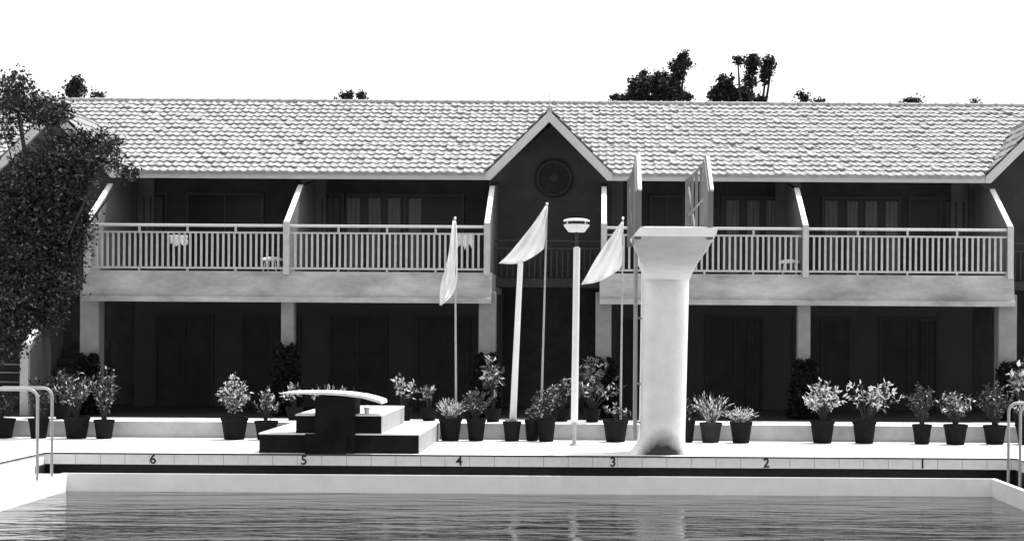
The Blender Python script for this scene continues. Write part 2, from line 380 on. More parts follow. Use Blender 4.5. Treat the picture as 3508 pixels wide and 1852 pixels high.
# railings
for x0, x1 in ((FX[0], FX[1]), (FX[1], FX[2]), (FX[3], FX[4]), (FX[4], FX[5]), (GC[2]+GH+.05, XW1), (XW0, GC[0]-GH)):
    b = MB(); a, c = x0+.06, x1-.06; y = D_RAIL
    zt = Z(775.5, y); z2 = Z(801, y); zb = Z(925, y)
    b.box(a, c, y-.02, y+.02, z2-.035, z2); b.box(a, c, y-.02, y+.02, zb-.02, zb+.02)
    n = round((c-a)/.111); 
    for k in range(1, n): b.box(a+(c-a)*k/n-.021, a+(c-a)*k/n+.021, y-.011, y+.011, zb+.02, z2-.035)
    for k in range(1, 4): b.box(a+(c-a)*k/4-.02, a+(c-a)*k/4+.02, y-.015, y+.015, z2, zt-.03)
    for k in range(0, 5): b.box(a+(c-a)*k/4-.02, a+(c-a)*k/4+.02, y-.012, y+.012, ZF-.04, zb-.02)
    rl = b.build('railing', M['rail'], bld)
    b = MB(); b.tube([(a, y, zt-.025), (c, y, zt-.025)], .028, 8); b.build('top_rail', M['board'], rl, True)
# windows and doors upstairs with hanging curtains
def window(x0, x1, z0, z1, y, strips, mats='curtain', par=bld, fm='frame', gm='glass'):
    b = MB(); fw = .05
    b.box(x0, x1, y-.05, y-.003, z1-fw, z1); b.box(x0, x0+fw, y-.05, y-.003, z0, z1-fw); b.box(x1-fw, x1, y-.05, y-.003, z0, z1-fw)
    xm = (x0+x1)/2; b.box(xm-.02, xm+.02, y-.045, y-.003, z0, z1-fw)
    f = b.build('window', M[fm], par)
    b = MB(); b.box(x0+fw, xm-.02, y-.02, y-.004, z0, z1-fw); b.box(xm+.02, x1-fw, y-.02, y-.004, z0, z1-fw)
    b.build('pane', M[gm], f)
    for (a, c) in strips:
        b = MB(); n = 10
        for k in range(n):
            xa = a+(c-a)*k/n; xb = a+(c-a)*(k+1)/n; ya = y-.055-.012*math.sin(k*1.9); yb = y-.055-.012*math.sin((k+1)*1.9)
            b.quad((xa, ya, z0+.02), (xb, yb, z0+.02), (xb, yb, z1-.1), (xa, ya, z1-.1))
        b.build('curtain', M[mats], f)
def ux(u): return X(u, D_BACK, 720)
zt = Z(668, D_BACK)
window(ux(478), ux(575), ZF, zt, D_BACK, [(ux(490), ux(560))], 'curtain2')
window(ux(640), ux(905), ZF, zt, D_BACK, [])
S = [(1190, 1236), (1264, 1306), (1330, 1373), (1402, 1445)]
window(ux(1090), ux(1180), ZF, zt, D_BACK, [(ux(1100), ux(1165))], 'curtain2')
window(ux(1186), ux(1590), ZF, zt, D_BACK, [(ux(a), ux(c)) for a, c in S])
window(ux(2225), ux(2345), ZF, zt, D_BACK, [])
window(ux(2470), ux(2700), ZF, zt, D_BACK, [(ux(2488), ux(2530)), (ux(2560), ux(2600)), (ux(2625), ux(2660))])
S = [(2825, 2868), (2900, 2938), (2962, 3004), (3032, 3075)]
window(ux(2815), ux(3085), ZF, zt, D_BACK, [(ux(a), ux(c)) for a, c in S])
window(ux(3110), ux(3330), ZF, zt, D_BACK, [(ux(3240), ux(3320))], 'curtain2')
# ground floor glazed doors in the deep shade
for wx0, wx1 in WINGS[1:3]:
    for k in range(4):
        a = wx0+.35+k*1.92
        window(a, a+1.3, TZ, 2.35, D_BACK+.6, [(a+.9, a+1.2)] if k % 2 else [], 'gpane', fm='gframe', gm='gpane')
# staircase parapet in the left stair bay
b = MB(); x = X(95, 31.5, 1210)
x_ = x
b.prism([(31.45, TZ-.01), (31.45, Z(1198, 31.5)-.0), (32.75, 2.45), (33.4, 2.9), (33.4, TZ-.01)], x-.06, x+.06); sp = b.build('stair_parapet', M['side'], bld)
b = MB(); b.prism([(31.43, Z(1198, 31.5)+.0), (32.75, 2.45), (32.73, 2.49), (31.41, Z(1198, 31.5)+.04)], x-.07, x+.07); b.build('coping', M['paint'], sp)
b = MB(); b.box(x-.09, x+.07, 31.33, 31.44, TZ, Z(1190, 31.4)); b.build('end_post', M['rail'], sp)
b = MB()
for k in range(8): b.box(x+.1, x+.95, 31.7+k*.26, 31.96+k*.26, TZ, TZ+.18*(k+1))
b.build('stair_flight', M['wall'], bld)
b = MB()
for v in (1272, 1300, 1332): b.tube([(x-1.5, 31.5, Z(v-12, 31.5)), (x-.1, 31.5, Z(v-12, 31.5))], .014, 6)
b.tube([(x-1.45, 31.5, TZ), (x-1.45, 31.5, 1.35)], .02, 6)
b.build('stair_rail', M['pier'], bld)
# ------------------------------------------------------------------ things on the balconies
def low_table(u, v, label):
    x, y, z = P(u, v, D_RAIL+.55); r = .225
    e = empty('low_table', (x, y, ZF), label, 'table', 'low white tables on the balconies')
    b = MB(); b.lathe((x, y, z), [(.001, .05), (.08, .048), (.16, .035), (r, .0), (r+.01, -.03), (r-.01, -.035), (.001, -.03)], 24); b.build('table_top', M['paint'], e, True)
    for k in range(4):
        a = k*math.pi/2+.6; c, s = math.cos(a), math.sin(a)
        b = MB(); b.tube([(x+c*.14, y+s*.14, z-.03), (x+c*.2, y+s*.2, ZF)], .014, 8); b.build('leg', M['paint'], e)
low_table(933, 888, 'low white round table behind the balcony railing, left wing')
low_table(2706, 897, 'low white round table behind the balcony railing, right wing')
def cloth(u, v, wpx, hpx, label, seed):
    r = random.Random(seed); d = D_RAIL+.06; x, y, z = P(u, v, d); w_, h_ = wpx*d/F, hpx*d/F
    b = MB(); nx, nz = 8, 6; V = []
    for j in range(nz+1):
        for i in range(nx+1):
            V.append((x-w_/2+w_*i/nx+.01*r.uniform(-1, 1), y+.02*math.sin(i*1.7+seed)+.01*j/nz, z+h_/2-h_*j/nz*(1-.35*abs(math.sin(i*.8+seed)))))
    b.v = V
    for j in range(nz):
        for i in range(nx): a = j*(nx+1)+i; b.f.append((a, a+1, a+nx+2, a+nx+1)); b.mi.append(0)
    o = b.build('hanging_cloth', M['flag'], None, True, origin=(x, y, z)); s = o.modifiers.new('s', 'SOLIDIFY'); s.thickness = .006
    tag(o, label, 'cloth')
cloth(612, 826, 60, 42, 'pale crumpled cloth hung on the balcony railing, left bay of left wing', 1)
cloth(1592, 828, 55, 60, 'pale cloth hung on the balcony railing right of the drooping flag', 3)
# ------------------------------------------------------------------ diving tower
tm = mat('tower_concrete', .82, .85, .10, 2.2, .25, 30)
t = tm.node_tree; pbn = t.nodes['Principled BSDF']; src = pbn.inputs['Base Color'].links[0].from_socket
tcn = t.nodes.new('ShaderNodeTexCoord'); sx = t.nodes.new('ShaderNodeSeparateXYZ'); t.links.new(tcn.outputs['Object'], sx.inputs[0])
# dark patch at the foot of the pillar, parabolic with a soft noisy edge
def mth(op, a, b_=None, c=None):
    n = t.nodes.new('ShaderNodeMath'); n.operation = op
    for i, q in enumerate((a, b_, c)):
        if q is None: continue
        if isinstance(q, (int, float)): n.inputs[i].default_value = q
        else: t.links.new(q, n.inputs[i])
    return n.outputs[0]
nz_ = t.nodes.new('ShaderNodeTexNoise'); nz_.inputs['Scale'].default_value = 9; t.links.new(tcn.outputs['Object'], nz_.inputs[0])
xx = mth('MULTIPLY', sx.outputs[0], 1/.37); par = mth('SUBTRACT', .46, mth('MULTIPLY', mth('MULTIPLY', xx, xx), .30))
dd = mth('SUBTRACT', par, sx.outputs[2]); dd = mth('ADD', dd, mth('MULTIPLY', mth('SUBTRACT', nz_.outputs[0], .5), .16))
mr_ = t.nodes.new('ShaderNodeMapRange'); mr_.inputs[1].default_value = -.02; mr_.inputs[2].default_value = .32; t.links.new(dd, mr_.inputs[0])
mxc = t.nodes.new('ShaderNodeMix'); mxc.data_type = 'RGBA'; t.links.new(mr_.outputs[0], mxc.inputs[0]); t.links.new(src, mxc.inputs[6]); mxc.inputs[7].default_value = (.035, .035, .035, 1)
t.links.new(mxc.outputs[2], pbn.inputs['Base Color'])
TX0, TX1 = .70, 1.44; TC = (TX0+TX1)/2; YF = 26.35
tw = empty('diving_tower', (TC, YF, 0), 'tall concrete diving tower with flared platform rising from the pool edge', 'diving tower')
def csec(x0, x1, y0, y1, z, bul=.20, n=16):       # column section with a gently bowed front
    pts = []
    for k in range(n+1):
        a = k/n; pts.append((x0+(x1-x0)*a, y0+bul*(2*a-1)**4, z))
    pts += [(x1, y1, z), (x0, y1, z)]
    return pts
b = MB(); zs = [0, .03, .08, .16, .3, .6, 1.2, 2.0, 2.87, 3.2]; rings = []
for z in zs:
    fl = max(0, 1-z/.28)**2; lean = .04*z/2.87; wd = .015*z/2.87
    rings.append(csec(TX0+lean-wd-.16*fl, TX1+lean+wd+.02*fl, YF-.06*fl, YF+1.0, z))
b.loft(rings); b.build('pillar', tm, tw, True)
# platform: wedge-shaped cantilever over the water
b = MB(); rings = []
ZT = 3.452
for y, xt0, x0, x1, zm, zb in ((27.7, .62, .62, 1.60, 3.30, 3.22), (26.9, .68, .70, 1.56, 3.05, 3.0), (26.4, .70, .735, 1.515, 2.93, 2.87), (25.7, .68, .72, 1.51, 3.0, 2.93),
    (25.0, .66, .67, 1.512, 3.07, 2.99), (24.2, .62, .60, 1.53, 3.15, 3.06), (23.4, .58, .53, 1.56, 3.23, 3.13), (22.7, .56, .46, 1.59, 3.31, 3.24), (22.0, .55, .42, 1.62, 3.40, 3.33)):
    rings.append([(x0+.04, y, zb), (x1-.05, y, zb), (x1-.015, y, (zb+zm)/2-.01), (x1, y, zm), (x1, y, ZT-.015), (x1-.015, y, ZT), (xt0+.015, y, ZT), (xt0, y, ZT-.015), (x0, y, min(zm, 3.28)), (x0+.015, y, min((zb+zm)/2-.01, 3.255))])
b.loft(rings[::-1]); plat = b.build('platform', mat('platform_concrete', .82, .85, .08, 3, .25, 30), tw, True)
b = MB(); b.box(.62, 1.52, 22.05, 27.5, 3.45, 3.47); b.build('matting', M['terrace'], plat)
for s_, xa, xb in ((-1, .495, .58), (1, 1.49, 1.565)):
    zf, zk = Z(652, 22), Z(536, 22.95)
    b = MB(); b.prism([(22.03, 3.3), (22.03, zf), (22.95, zk), (23.05, zk-.02), (23.05, 3.3)], xa, xb)
    g = b.build('parapet', M['parapet'], tw, bevel=.006)
    b = MB(); b.prism([(22.02, zf), (22.95, zk), (22.93, zk+.025), (22.0, zf+.025)], xa+.035, xb+.004); b.build('coping', M['paint'], g)  # sunlit parapet slope painted white, shaded faces kept grey
    x = (xa+xb)/2-.01; zt_ = 4.46
    b = MB()
    b.tube([(x, 23.05, zt_), (x, 25.2, zt_+.06), (x, 27.4, zt_+.16)], .026, 8)
    for k in range(4):
        y = 23.9+k*1.16; b.tube([(x, y, 3.46), (x, y, zt_+.03+.04*k)], .024, 8)
    b.box(x-.05, x+.03, 27.3, 27.42, 3.46, zt_+.15)
    b.tube([(x, 23.1, 3.95), (x, 27.4, 4.0)], .018, 8); b.tube([(x, 25.05, 3.5), (x, 27.35, 4.5)], .018, 6)
    b.build('guard_rail', M['guard'], tw, True)
lad = MB(); lx = X(2176, 26.9, 1150)
for y in (26.55, 26.95): lad.tube([(lx, y, 0.25), (lx, y, 3.5), (lx+.01, y, 4.35)], .030, 8)
k = .4
while k < 3.4: lad.tube([(lx, 26.55, k), (lx, 26.95, k)], .014, 6); k += .28
for v in (1086, 1311, 1443): lad.tube([(lx, 26.6, Z(v, 26.6)), (TX0+.05, 26.6, Z(v, 26.6)-.02)], .018, 6)
lad.build('ladder', M['steel'], tw, True)
# ------------------------------------------------------------------ stepped block with curved board
BF = 26.28
sb = empty('stepped_platform', (X(1160, BF), BF, 0), 'dark stepped concrete block with white tops and curved white slab, by lane 5', 'poolside platform')
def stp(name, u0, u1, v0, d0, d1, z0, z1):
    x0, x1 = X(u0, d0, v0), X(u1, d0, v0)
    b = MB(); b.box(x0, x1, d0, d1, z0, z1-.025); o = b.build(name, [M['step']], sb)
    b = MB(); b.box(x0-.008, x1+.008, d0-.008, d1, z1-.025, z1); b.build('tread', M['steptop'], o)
    b = MB(); b.box(x1, x1+.006, d0+.002, d1, z0+.002, z1-.027); b.build('sunlit_side', M['step_sunside'], o)  # right side only: sunlight painted as a lighter facing than the front
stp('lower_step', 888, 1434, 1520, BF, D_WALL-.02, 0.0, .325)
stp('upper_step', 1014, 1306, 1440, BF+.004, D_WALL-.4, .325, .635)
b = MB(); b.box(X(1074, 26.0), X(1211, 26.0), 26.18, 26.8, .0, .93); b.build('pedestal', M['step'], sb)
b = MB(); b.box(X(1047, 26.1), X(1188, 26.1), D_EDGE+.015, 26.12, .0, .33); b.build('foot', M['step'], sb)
b = MB(); prof = [(958, 1347, .012), (975, 1346, .03), (1040, 1345, .04), (1110, 1346, .045), (1180, 1350, .05), (1240, 1358, .05), (1275, 1367, .055), (1303, 1376, .055), (1307, 1379, .04)]
rg = []
for u, v, th in prof:
    x, y, z = P(u, v, 26.15)
    rg.append([(x, 26.15, z-th*.5), (x, 26.15, z+th*.4), (x, 26.25, z+th*.5), (x, 26.85, z+th*.5), (x, 26.85, z-th*.5)])
b.loft(rg); b.build('curved_slab', M['steptop'], sb)
bx, by, bz = P(1257, 1399, BF+.25)
e = empty('small_tub', (bx, by, .635), 'small white tub on the upper step, under the curved slab', 'tub')
b = MB(); b.lathe((bx, by, .636), [(.001, 0), (.04, 0), (.05, .09), (.055, .095), (.055, .105), (.045, .105), (.038, .01), (.001, .01)], 18); b.build('bowl', M['paint'], e, True)
b = MB(); b.tube([(bx-.05, by, .73), (bx-.03, by, .78), (bx+.03, by, .78), (bx+.05, by, .73)], .005, 6); b.build('handle', M['paint'], e)
# ------------------------------------------------------------------ posts, lamp, flags
def base_on(u0, v0, u1, v1, d):      # pole from upper to lower picture point, prolonged to the deck
    a, c = Vector(P(u0, v0, d)), Vector(P(u1, v1, d)); k = (a.z)/(a.z-c.z); return a, a+(c-a)*k
a, c = base_on(1783, 895, 1757, 1435, 29.66)
o = MB(); pts = [c, c.lerp(a, .5), a-Vector((0, 0, .02)), a]; o.tube(pts, [.066, .056, .050, .02], 14)
e = empty('white_post', c, 'thick plain white post leaning right, between the two left flagpoles', 'post')
o.build('shaft', M['paint'], e, True)
o = MB(); o.lathe(c, [(.001, 0.03), (.10, .03), (.11, .0)], 16); o.build('base_plate', M['pole'], e)
a, c = base_on(1976, 845, 1967, 1515, 28.35); c.z = 0
e = empty('lamp_post', c, 'thick white lamp post with a shallow white bowl lamp on top', 'lamp post')
o = MB(); o.tube([c+Vector((0, 0, .42)), c.lerp(a, .5), a-Vector((0, 0, .02)), a], [.062, .060, .058, .03], 16); o.build('shaft', M['paint'], e, True)
o = MB(); o.tube([c, c+Vector((0, 0, .44))], .036, 12); o.lathe(c, [(.001, .03), (.075, .03), (.09, .0)], 16); o.build('base', M['pole'], e, True)
tp = Vector(P(1975, 795, 28.35)); o = MB(); o.tube([a-Vector((0, 0, .02)), tp], .026, 10); o.build('neck', M['dark'], e)
rr = 46*28.35/F; px_ = 28.35/F
o = MB(); o.lathe(tp, [(.001, 0), (rr*.55, 0), (rr*.62, .006), (rr*.8, 12*px_), (rr*.93, 20*px_), (rr*.97, 25*px_), (rr*.9, 26*px_), (.001, 24*px_)], 32); bowl = o.build('bowl', M['paint'], e, True)
o = MB(); o.lathe(tp, [(rr*.86, 25*px_), (rr*.86, 37*px_)], 32); o.build('lens', M['dark'], e, True)
o = MB(); o.lathe(tp, [(.001, 36*px_), (rr*.95, 36*px_), (rr*1.0, 38*px_), (rr*.93, 42*px_), (rr*.6, 46*px_), (.001, 48*px_)], 32); o.build('cap', M['paint'], e, True)
o = MB()
for k in range(4):
    th = k*math.pi/2+.78; o.tube([(tp.x+rr*.93*math.cos(th), tp.y+rr*.93*math.sin(th), tp.z+24*px_), (tp.x+rr*.95*math.cos(th), tp.y+rr*.95*math.sin(th), tp.z+38*px_)], .012, 6)
o.build('bracket', M['paint'], e)
def flag(name_label, top, low, d, rows, seed, sag=0):
    a, c = base_on(*top, *low, d)
    e = empty('flagpole', c, name_label, 'flagpole', 'flagpoles with white pennants')
    o = MB(); o.tube([c, a], [.022, .015], 10); o.build('pole', M['pole'], e, True)
    o = MB(); o.lathe(a, [(.015, 0), (.026, .02), (.02, .045), (.001, .055)], 12); o.build('finial', M['paint'], e, True)
    # rows: (left u, right u, v) from top to bottom; cloth surface waving in depth
    n = 12; V = []
    for j, (l, lv, r, rv) in enumerate(rows):
        for i in range(n+1):
            s = i/n; q_ = j/(len(rows)-1); u = r+(l-r)*s; v = rv+(lv-rv)*s+sag*math.sin(math.pi*min(1, s*1.05))*q_*q_
            dy = .10*s*math.sin(s*7+seed+j*.9)+.05*s*math.sin(j*1.3+seed)+.10*s+.025*math.sin(s*17-j*1.1)
            x, y, z = P(u, v, d); V.append((x, d-.02-dy, z))
    o = MB(); o.v = V
    for j in range(len(rows)-1):
        for i in range(n): q = j*(n+1)+i; o.f.append((q, q+1, q+n+2, q+n+1)); o.mi.append(0)
    f = o.build('pennant', M['flag'], e, True); m = f.modifiers.new('s', 'SUBSURF'); m.levels = m.render_levels = 1
    m = f.modifiers.new('t', 'SOLIDIFY'); m.thickness = .004
flag('flagpole with a limp white pennant drooping straight down, leftmost of the flags', (1559, 752), (1562, 1372), 29.68,
     [(1555, 757, 1563, 757), (1546, 820, 1566, 800), (1540, 860, 1568, 850), (1533, 890, 1568, 900), (1525, 925, 1567, 950), (1516, 960, 1563, 985), (1511, 995, 1552, 1012), (1510, 1030, 1530, 1030), (1509, 1046, 1514, 1044)], 1)
flag('tallest flagpole, white pennant streaming left in front of the gable bay', (1874, 703), (1855, 1385), 29.68,
     [(1868, 708, 1877, 706), (1850, 735, 1876, 735), (1825, 768, 1873, 765), (1798, 805, 1870, 795), (1765, 848, 1868, 820), (1735, 885, 1865, 845), (1705, 905, 1862, 855)], 2, 20)
flag('flagpole beside the diving tower, white pennant streaming left over the lamp post', (2134, 752), (2126, 1430), 29.68,
     [(2128, 762, 2137, 760), (2110, 785, 2136, 785), (2085, 820, 2135, 815), (2060, 860, 2134, 850), (2030, 905, 2132, 880), (2008, 950, 2130, 905), (1986, 978, 2128, 918)], 3, 14)
# ------------------------------------------------------------------ pool ladders
def pool_ladder(x, ys, ztop, side, label):
    e = empty('pool_ladder', (x, sum(ys)/2, 0), label, 'pool ladder', 'steel ladders at the pool corners')
    for y in ys:
        o = MB(); r = .14; pts = [(x, y, -1.1), (x, y, ztop-r)]
        for k in range(1, 7):
            t_ = k/6*math.pi/2; pts.append((x+side*r*(1-math.cos(t_)), y, ztop-r+r*math.sin(t_)))
        pts += [(x+side*.75, y, ztop), ]
        for k in range(1, 7):
            t_ = k/6*math.pi/2; pts.append((x+side*(.75+r*math.sin(t_)), y, ztop-r*(1-math.cos(t_))))
        pts.append((x+side*(.75+r), y, 0)); o.tube(pts, .024, 10); o.build('hand_rail', M['steel'], e, True)
    for k in range(3):
        o = MB(); o.box(x-.04, x+.04, ys[0], ys[1], -.75-.28*k, -.72-.28*k)
        o.build('tread', M['steel'], e)
pool_ladder(X(145, 24.75, 1450)+.03, (24.45, 25.1), Z(1342, 24.8), -1, 'steel pool ladder with arched hand rails at the left pool corner')
pool_ladder(X(3475, 25.0, 1450), (24.65, 25.35), Z(1374, 25), 1, 'steel pool ladder with arched hand rails at the right pool corner')
# ------------------------------------------------------------------ potted plants
def rnd_dirs(n, up=.3):
    D = rng.normal(size=(n, 3)); D[:, 2] += up; return D/np.linalg.norm(D, axis=1, keepdims=True)
def plant(kind, parent, cx, cy, z0, w_, h_, mats, leaf=.09, n=260, skew=0.0, frac=(.5, .3, .2)):
    """stems and leaves grown from (cx,cy,z0) filling width w_, height h_"""
    st = MB(); C = []; D = []; Ls = []; Ws = []
    if kind == 'spiky':
        for k in range(n):
            a = rng.uniform(0, 2*math.pi); el = rng.uniform(.1, 1.3); L = h_*rng.uniform(.55, 1.05)
            p = Vector((cx+rng.normal(0, .03), cy+rng.normal(0, .03), z0)); rad = w_/2*math.cos(el)*rng.uniform(.6, 1.1)
            segs_ = 6; prev = p
            for i in range(1, segs_+1):
                s = i/segs_; q = Vector((p.x+math.cos(a)*rad*s**.8+skew*s*s, p.y+math.sin(a)*rad*s*.8, z0+L*(s*1.25-.45*s*s*(1.3-el*.6))))
                C.append((prev+q)/2); D.append(q-prev); Ls.append((q-prev).length*1.15); Ws.append(leaf*(.34 if i < segs_ else .22)); prev = q
    else:
        ns = max(6, int(n/16)); per = max(1, n//ns)
        for k in range(ns):
            a = rng.uniform(0, 2*math.pi); s0 = math.sqrt(rng.uniform(0, 1)) if kind == 'bush' else rng.uniform(.15, 1)
            tx, ty = math.cos(a)*s0*w_/2, math.sin(a)*s0*w_/2*.8
            hh = h_*(1-.45*s0**1.6)*rng.uniform(.75, 1.02)
            p0 = Vector((cx+rng.normal(0, .02), cy+rng.normal(0, .02), z0)); p2 = Vector((cx+tx+skew*rng.uniform(.2, 1), cy+ty, z0+hh)); p1 = p0.lerp(p2, .5)+Vector((-tx*.2, -ty*.2, hh*.12))
            pts = [p0*(1-t)**2+p1*2*t*(1-t)+p2*t*t for t in (0, .33, .66, 1)]
            st.tube(pts, [.010, .008, .006, .003], 5)
            for j in range(per):
                t = rng.uniform(.28, 1.02) if kind != 'branch' else rng.uniform(.5, 1.05)
                q = p0*(1-t)**2+p1*2*t*(1-t)+p2*t*t
                dv_ = Vector(rnd_dirs(1, .35)[0]); dv_ = (dv_+Vector((tx, ty, 0))*.6).normalized()
                l = leaf*rng.uniform(.6, 1.3); C.append(q+dv_*l*.5); D.append(dv_); Ls.append(l); Ws.append(l*rng.uniform(.32, .5))
    if len(st.f): st.build('stem', M['bark'], parent)
    mi = rng.choice(3, size=len(C), p=frac)
    return leaf_mesh('foliage', np.array([tuple(c) for c in C]), np.array([tuple(d) for d in D]), np.array(Ls), np.array(Ws), mi, mats, parent)
LM = [M['leafp'], M['leafm'], M['leafd']]
def potted(u0, u1, vt, vb, d, kind, pw, ph, leaf, n, frac, label, skew=0, mt='pot', uc=None):
    """pot seen between columns u0..u1, rim at row vt, standing on the deck at distance d; foliage pw x ph pixels"""
    um = (u0+u1)/2; x = X(um, d, vt); r = (u1-u0)/2*d/F; z1 = max(.2, P(um, vt, d)[2])
    e = empty('potted_plant', (x, d, 0), label, 'potted plant', 'potted plants along the terrace wall')
    o = MB(); o.lathe((x, d, 0), [(.001, 0), (r*.70, 0), (r*.73, .01), (r*.93, z1*.82), (r*.94, z1*.84), (r*1.0, z1*.85), (r*1.02, z1*.99), (r*.98, z1), (r*.90, z1), (r*.88, z1*.9)], 28)
    o.build('pot', M[mt], e, True)
    o = MB(); o.lathe((x, d, 0), [(.001, z1*.93), (r*.89, z1*.91)], 20); o.build('soil', M['soil'], e)
    s = d/F; cx = x if uc is None else X(uc, d, vt)
    plant(kind, e, x, d, z1*.92, pw*s*(1.25 if kind == 'branch' else 1), ph*s, LM, leaf*.85, int(n*1.35), skew*s, frac)
    return e
DP = 29.38
PALE = (.55, .3, .15); MID = (.2, .4, .4); DK = (.05, .22, .73)
potted(-40, 52, 1432, 1497, DP, 'bush', 130, 110, .10, 260, DK, 'dark leafy potted plant at the left picture edge, left of the ladder rails')
potted(98, 168, 1432, 1497, DP, 'bush', 90, 130, .10, 240, DK, 'dark potted plant directly behind the left ladder rails')
potted(218, 308, 1425, 1497, DP, 'branch', 150, 170, .12, 240, (.15, .25, .6), 'wide dark pot with a loose dark shrub, just right of the left ladder')
potted(322, 392, 1436, 1497, DP, 'bush', 120, 200, .10, 420, (.14, .28, .58), 'tall dark shrub in a narrow pot at the left end of the bare terrace wall')
potted(757, 850, 1428, 1500, DP, 'bush', 130, 160, .09, 760, (.6, .28, .12), 'pale bushy shrub in a black pot, alone between bare wall and stepped block')
potted(872, 952, 1440, 1500, DP, 'branch', 90, 120, .09, 200, (.3, .35, .35), 'thin shrub in a pot tucked behind the left end of the stepped block')
potted(1503, 1583, 1430, 1505, DP, 'spiky', 120, 75, .09, 110, PALE, 'low pale spiky plant in a black pot at the right end of the stepped block')
potted(1597, 1665, 1430, 1505, DP, 'bush', 105, 125, .07, 520, (.1, .45, .45), 'grey green bushy plant in a black pot, second right of the stepped block')
potted(1722, 1786, 1442, 1507, DP, 'spiky', 70, 18, .07, 40, MID, 'small squat black pot with hardly any growth at the foot of the white post')
potted(1797, 1850, 1436, 1508, DP+.12, 'bush', 60, 60, .07, 160, MID, 'narrow dark pot pressed against a larger one, right of the white post')
potted(1838, 1905, 1432, 1510, DP-.05, 'bush', 115, 135, .07, 520, (.1, .45, .45), 'bushy grey green plant in a dark pot at the foot of the tallest flagpole')
potted(2065, 2153, 1438, 1512, DP, 'branch', 100, 60, .08, 90, MID, 'broad black pot with a few leaves at the flagpole beside the tower')
potted(2322, 2382, 1440, 1512, DP, 'bush', 60, 90, .08, 200, DK, 'dark pot half hidden behind the right side of the diving tower')
potted(2396, 2474, 1446, 1513, DP, 'spiky', 150, 115, .09, 90, (.4, .35, .25), 'spiky arching plant in a brown clay pot, right of the diving tower', mt='pot2')
potted(2500, 2578, 1443, 1516, DP-.1, 'spiky', 125, 60, .10, 80, PALE, 'low pale strap leaved plant in a black pot beside the brown clay pot')
potted(2775, 2860, 1437, 1516, DP, 'branch', 140, 140, .13, 330, (.65, .2, .15), 'pale speckled leafy plant in a black pot, left of the spreading one')
potted(2920, 3002, 1440, 1516, DP, 'branch', 190, 165, .13, 200, (.62, .2, .18), 'spreading branchy plant with pale leaves in a black pot, right of the speckled one', skew=55)
potted(3125, 3192, 1452, 1520, DP-.1, 'bush', 100, 170, .07, 560, (.04, .4, .56), 'tall soft grey shrub in a narrow dark pot, right part of the terrace')
potted(3232, 3315, 1452, 1522, DP-.15, 'branch', 150, 120, .10, 300, (.35, .35, .3), 'mixed pale leafed plant in a wide dark pot between two taller grey shrubs')
potted(3368, 3448, 1455, 1520, DP, 'bush', 150, 165, .07, 620, (.04, .4, .56), 'tall dense grey shrub in a wide dark pot, left of the right ladder')
potted(3478, 3570, 1450, 1520, DP, 'branch', 130, 90, .11, 220, (.3, .35, .35), 'leafy pot plant behind the right ladder rails at the picture edge')
# plants standing on the terrace, behind the pots
def bed(u, vt, w_, h_, d, kind, leaf, n, frac, label, cat='plant', group='leafy plants standing on the terrace', tub=True):
    x = X(u, d, vt); s = d/F; zt = P(u, vt, d)[2]
    e = empty('terrace_plant', (x, d, TZ), label, cat, group); z0 = TZ
    if tub:
        o = MB(); r = .16; o.lathe((x, d, TZ), [(.001, 0), (r*.7, 0), (r, .22), (r*1.04, .25), (r*.9, .25), (r*.88, .2), (.001, .2)], 20); o.build('pot', M['pot'], e, True); z0 = TZ+.2
    plant(kind, e, x, d, z0, w_*s, max(.2, zt-z0), LM, leaf, n, 0, frac)
bed(215, 1265, 170, 0, 30.3, 'bush', .10, 1100, DK, 'dense dark bush behind the two pots right of the left ladder')
bed(140, 1290, 120, 0, 30.5, 'bush', .10, 700, DK, 'dark bush beside the sloping stair parapet, behind the left ladder')
bed(1010, 1305, 90, 0, 30.35, 'branch', .10, 110, (.4, .3, .3), 'leafy plant with pale tips behind the left part of the curved slab')
bed(1120, 1312, 150, 0, 30.35, 'spiky', .09, 70, (.4, .35, .25), 'low spiky plant behind the middle of the curved slab')
bed(1190, 1310, 90, 0, 30.6, 'branch', .10, 90, (.4, .3, .3), 'small pale leafed plant behind the right part of the curved slab')
bed(1385, 1280, 130, 0, 30.4, 'branch', .10, 190, (.45, .3, .25), 'loose branchy plant right of the curved slab, above the upper step')
bed(1470, 1305, 90, 0, 30.4, 'branch', .13, 70, (.4, .3, .3), 'round dark plant with a few pale leaves, left of the leftmost flagpole')
bed(1690, 1228, 120, 0, 30.2, 'branch', .17, 130, (.35, .3, .35), 'tall big leafed plant left of the thick white post')
bed(2030, 1225, 200, 0, 30.3, 'branch', .12, 420, (.15, .4, .45), 'large loose shrub behind and right of the lamp post')
bed(1925, 1290, 90, 0, 30.5, 'branch', .10, 160, (.1, .4, .5), 'grey green shrub left of the lamp post foot')
bed(3500, 1235, 110, 0, 30.3, 'branch', .16, 110, (.4, .3, .3), 'tall big leafed plant at the right picture edge below the balcony end')
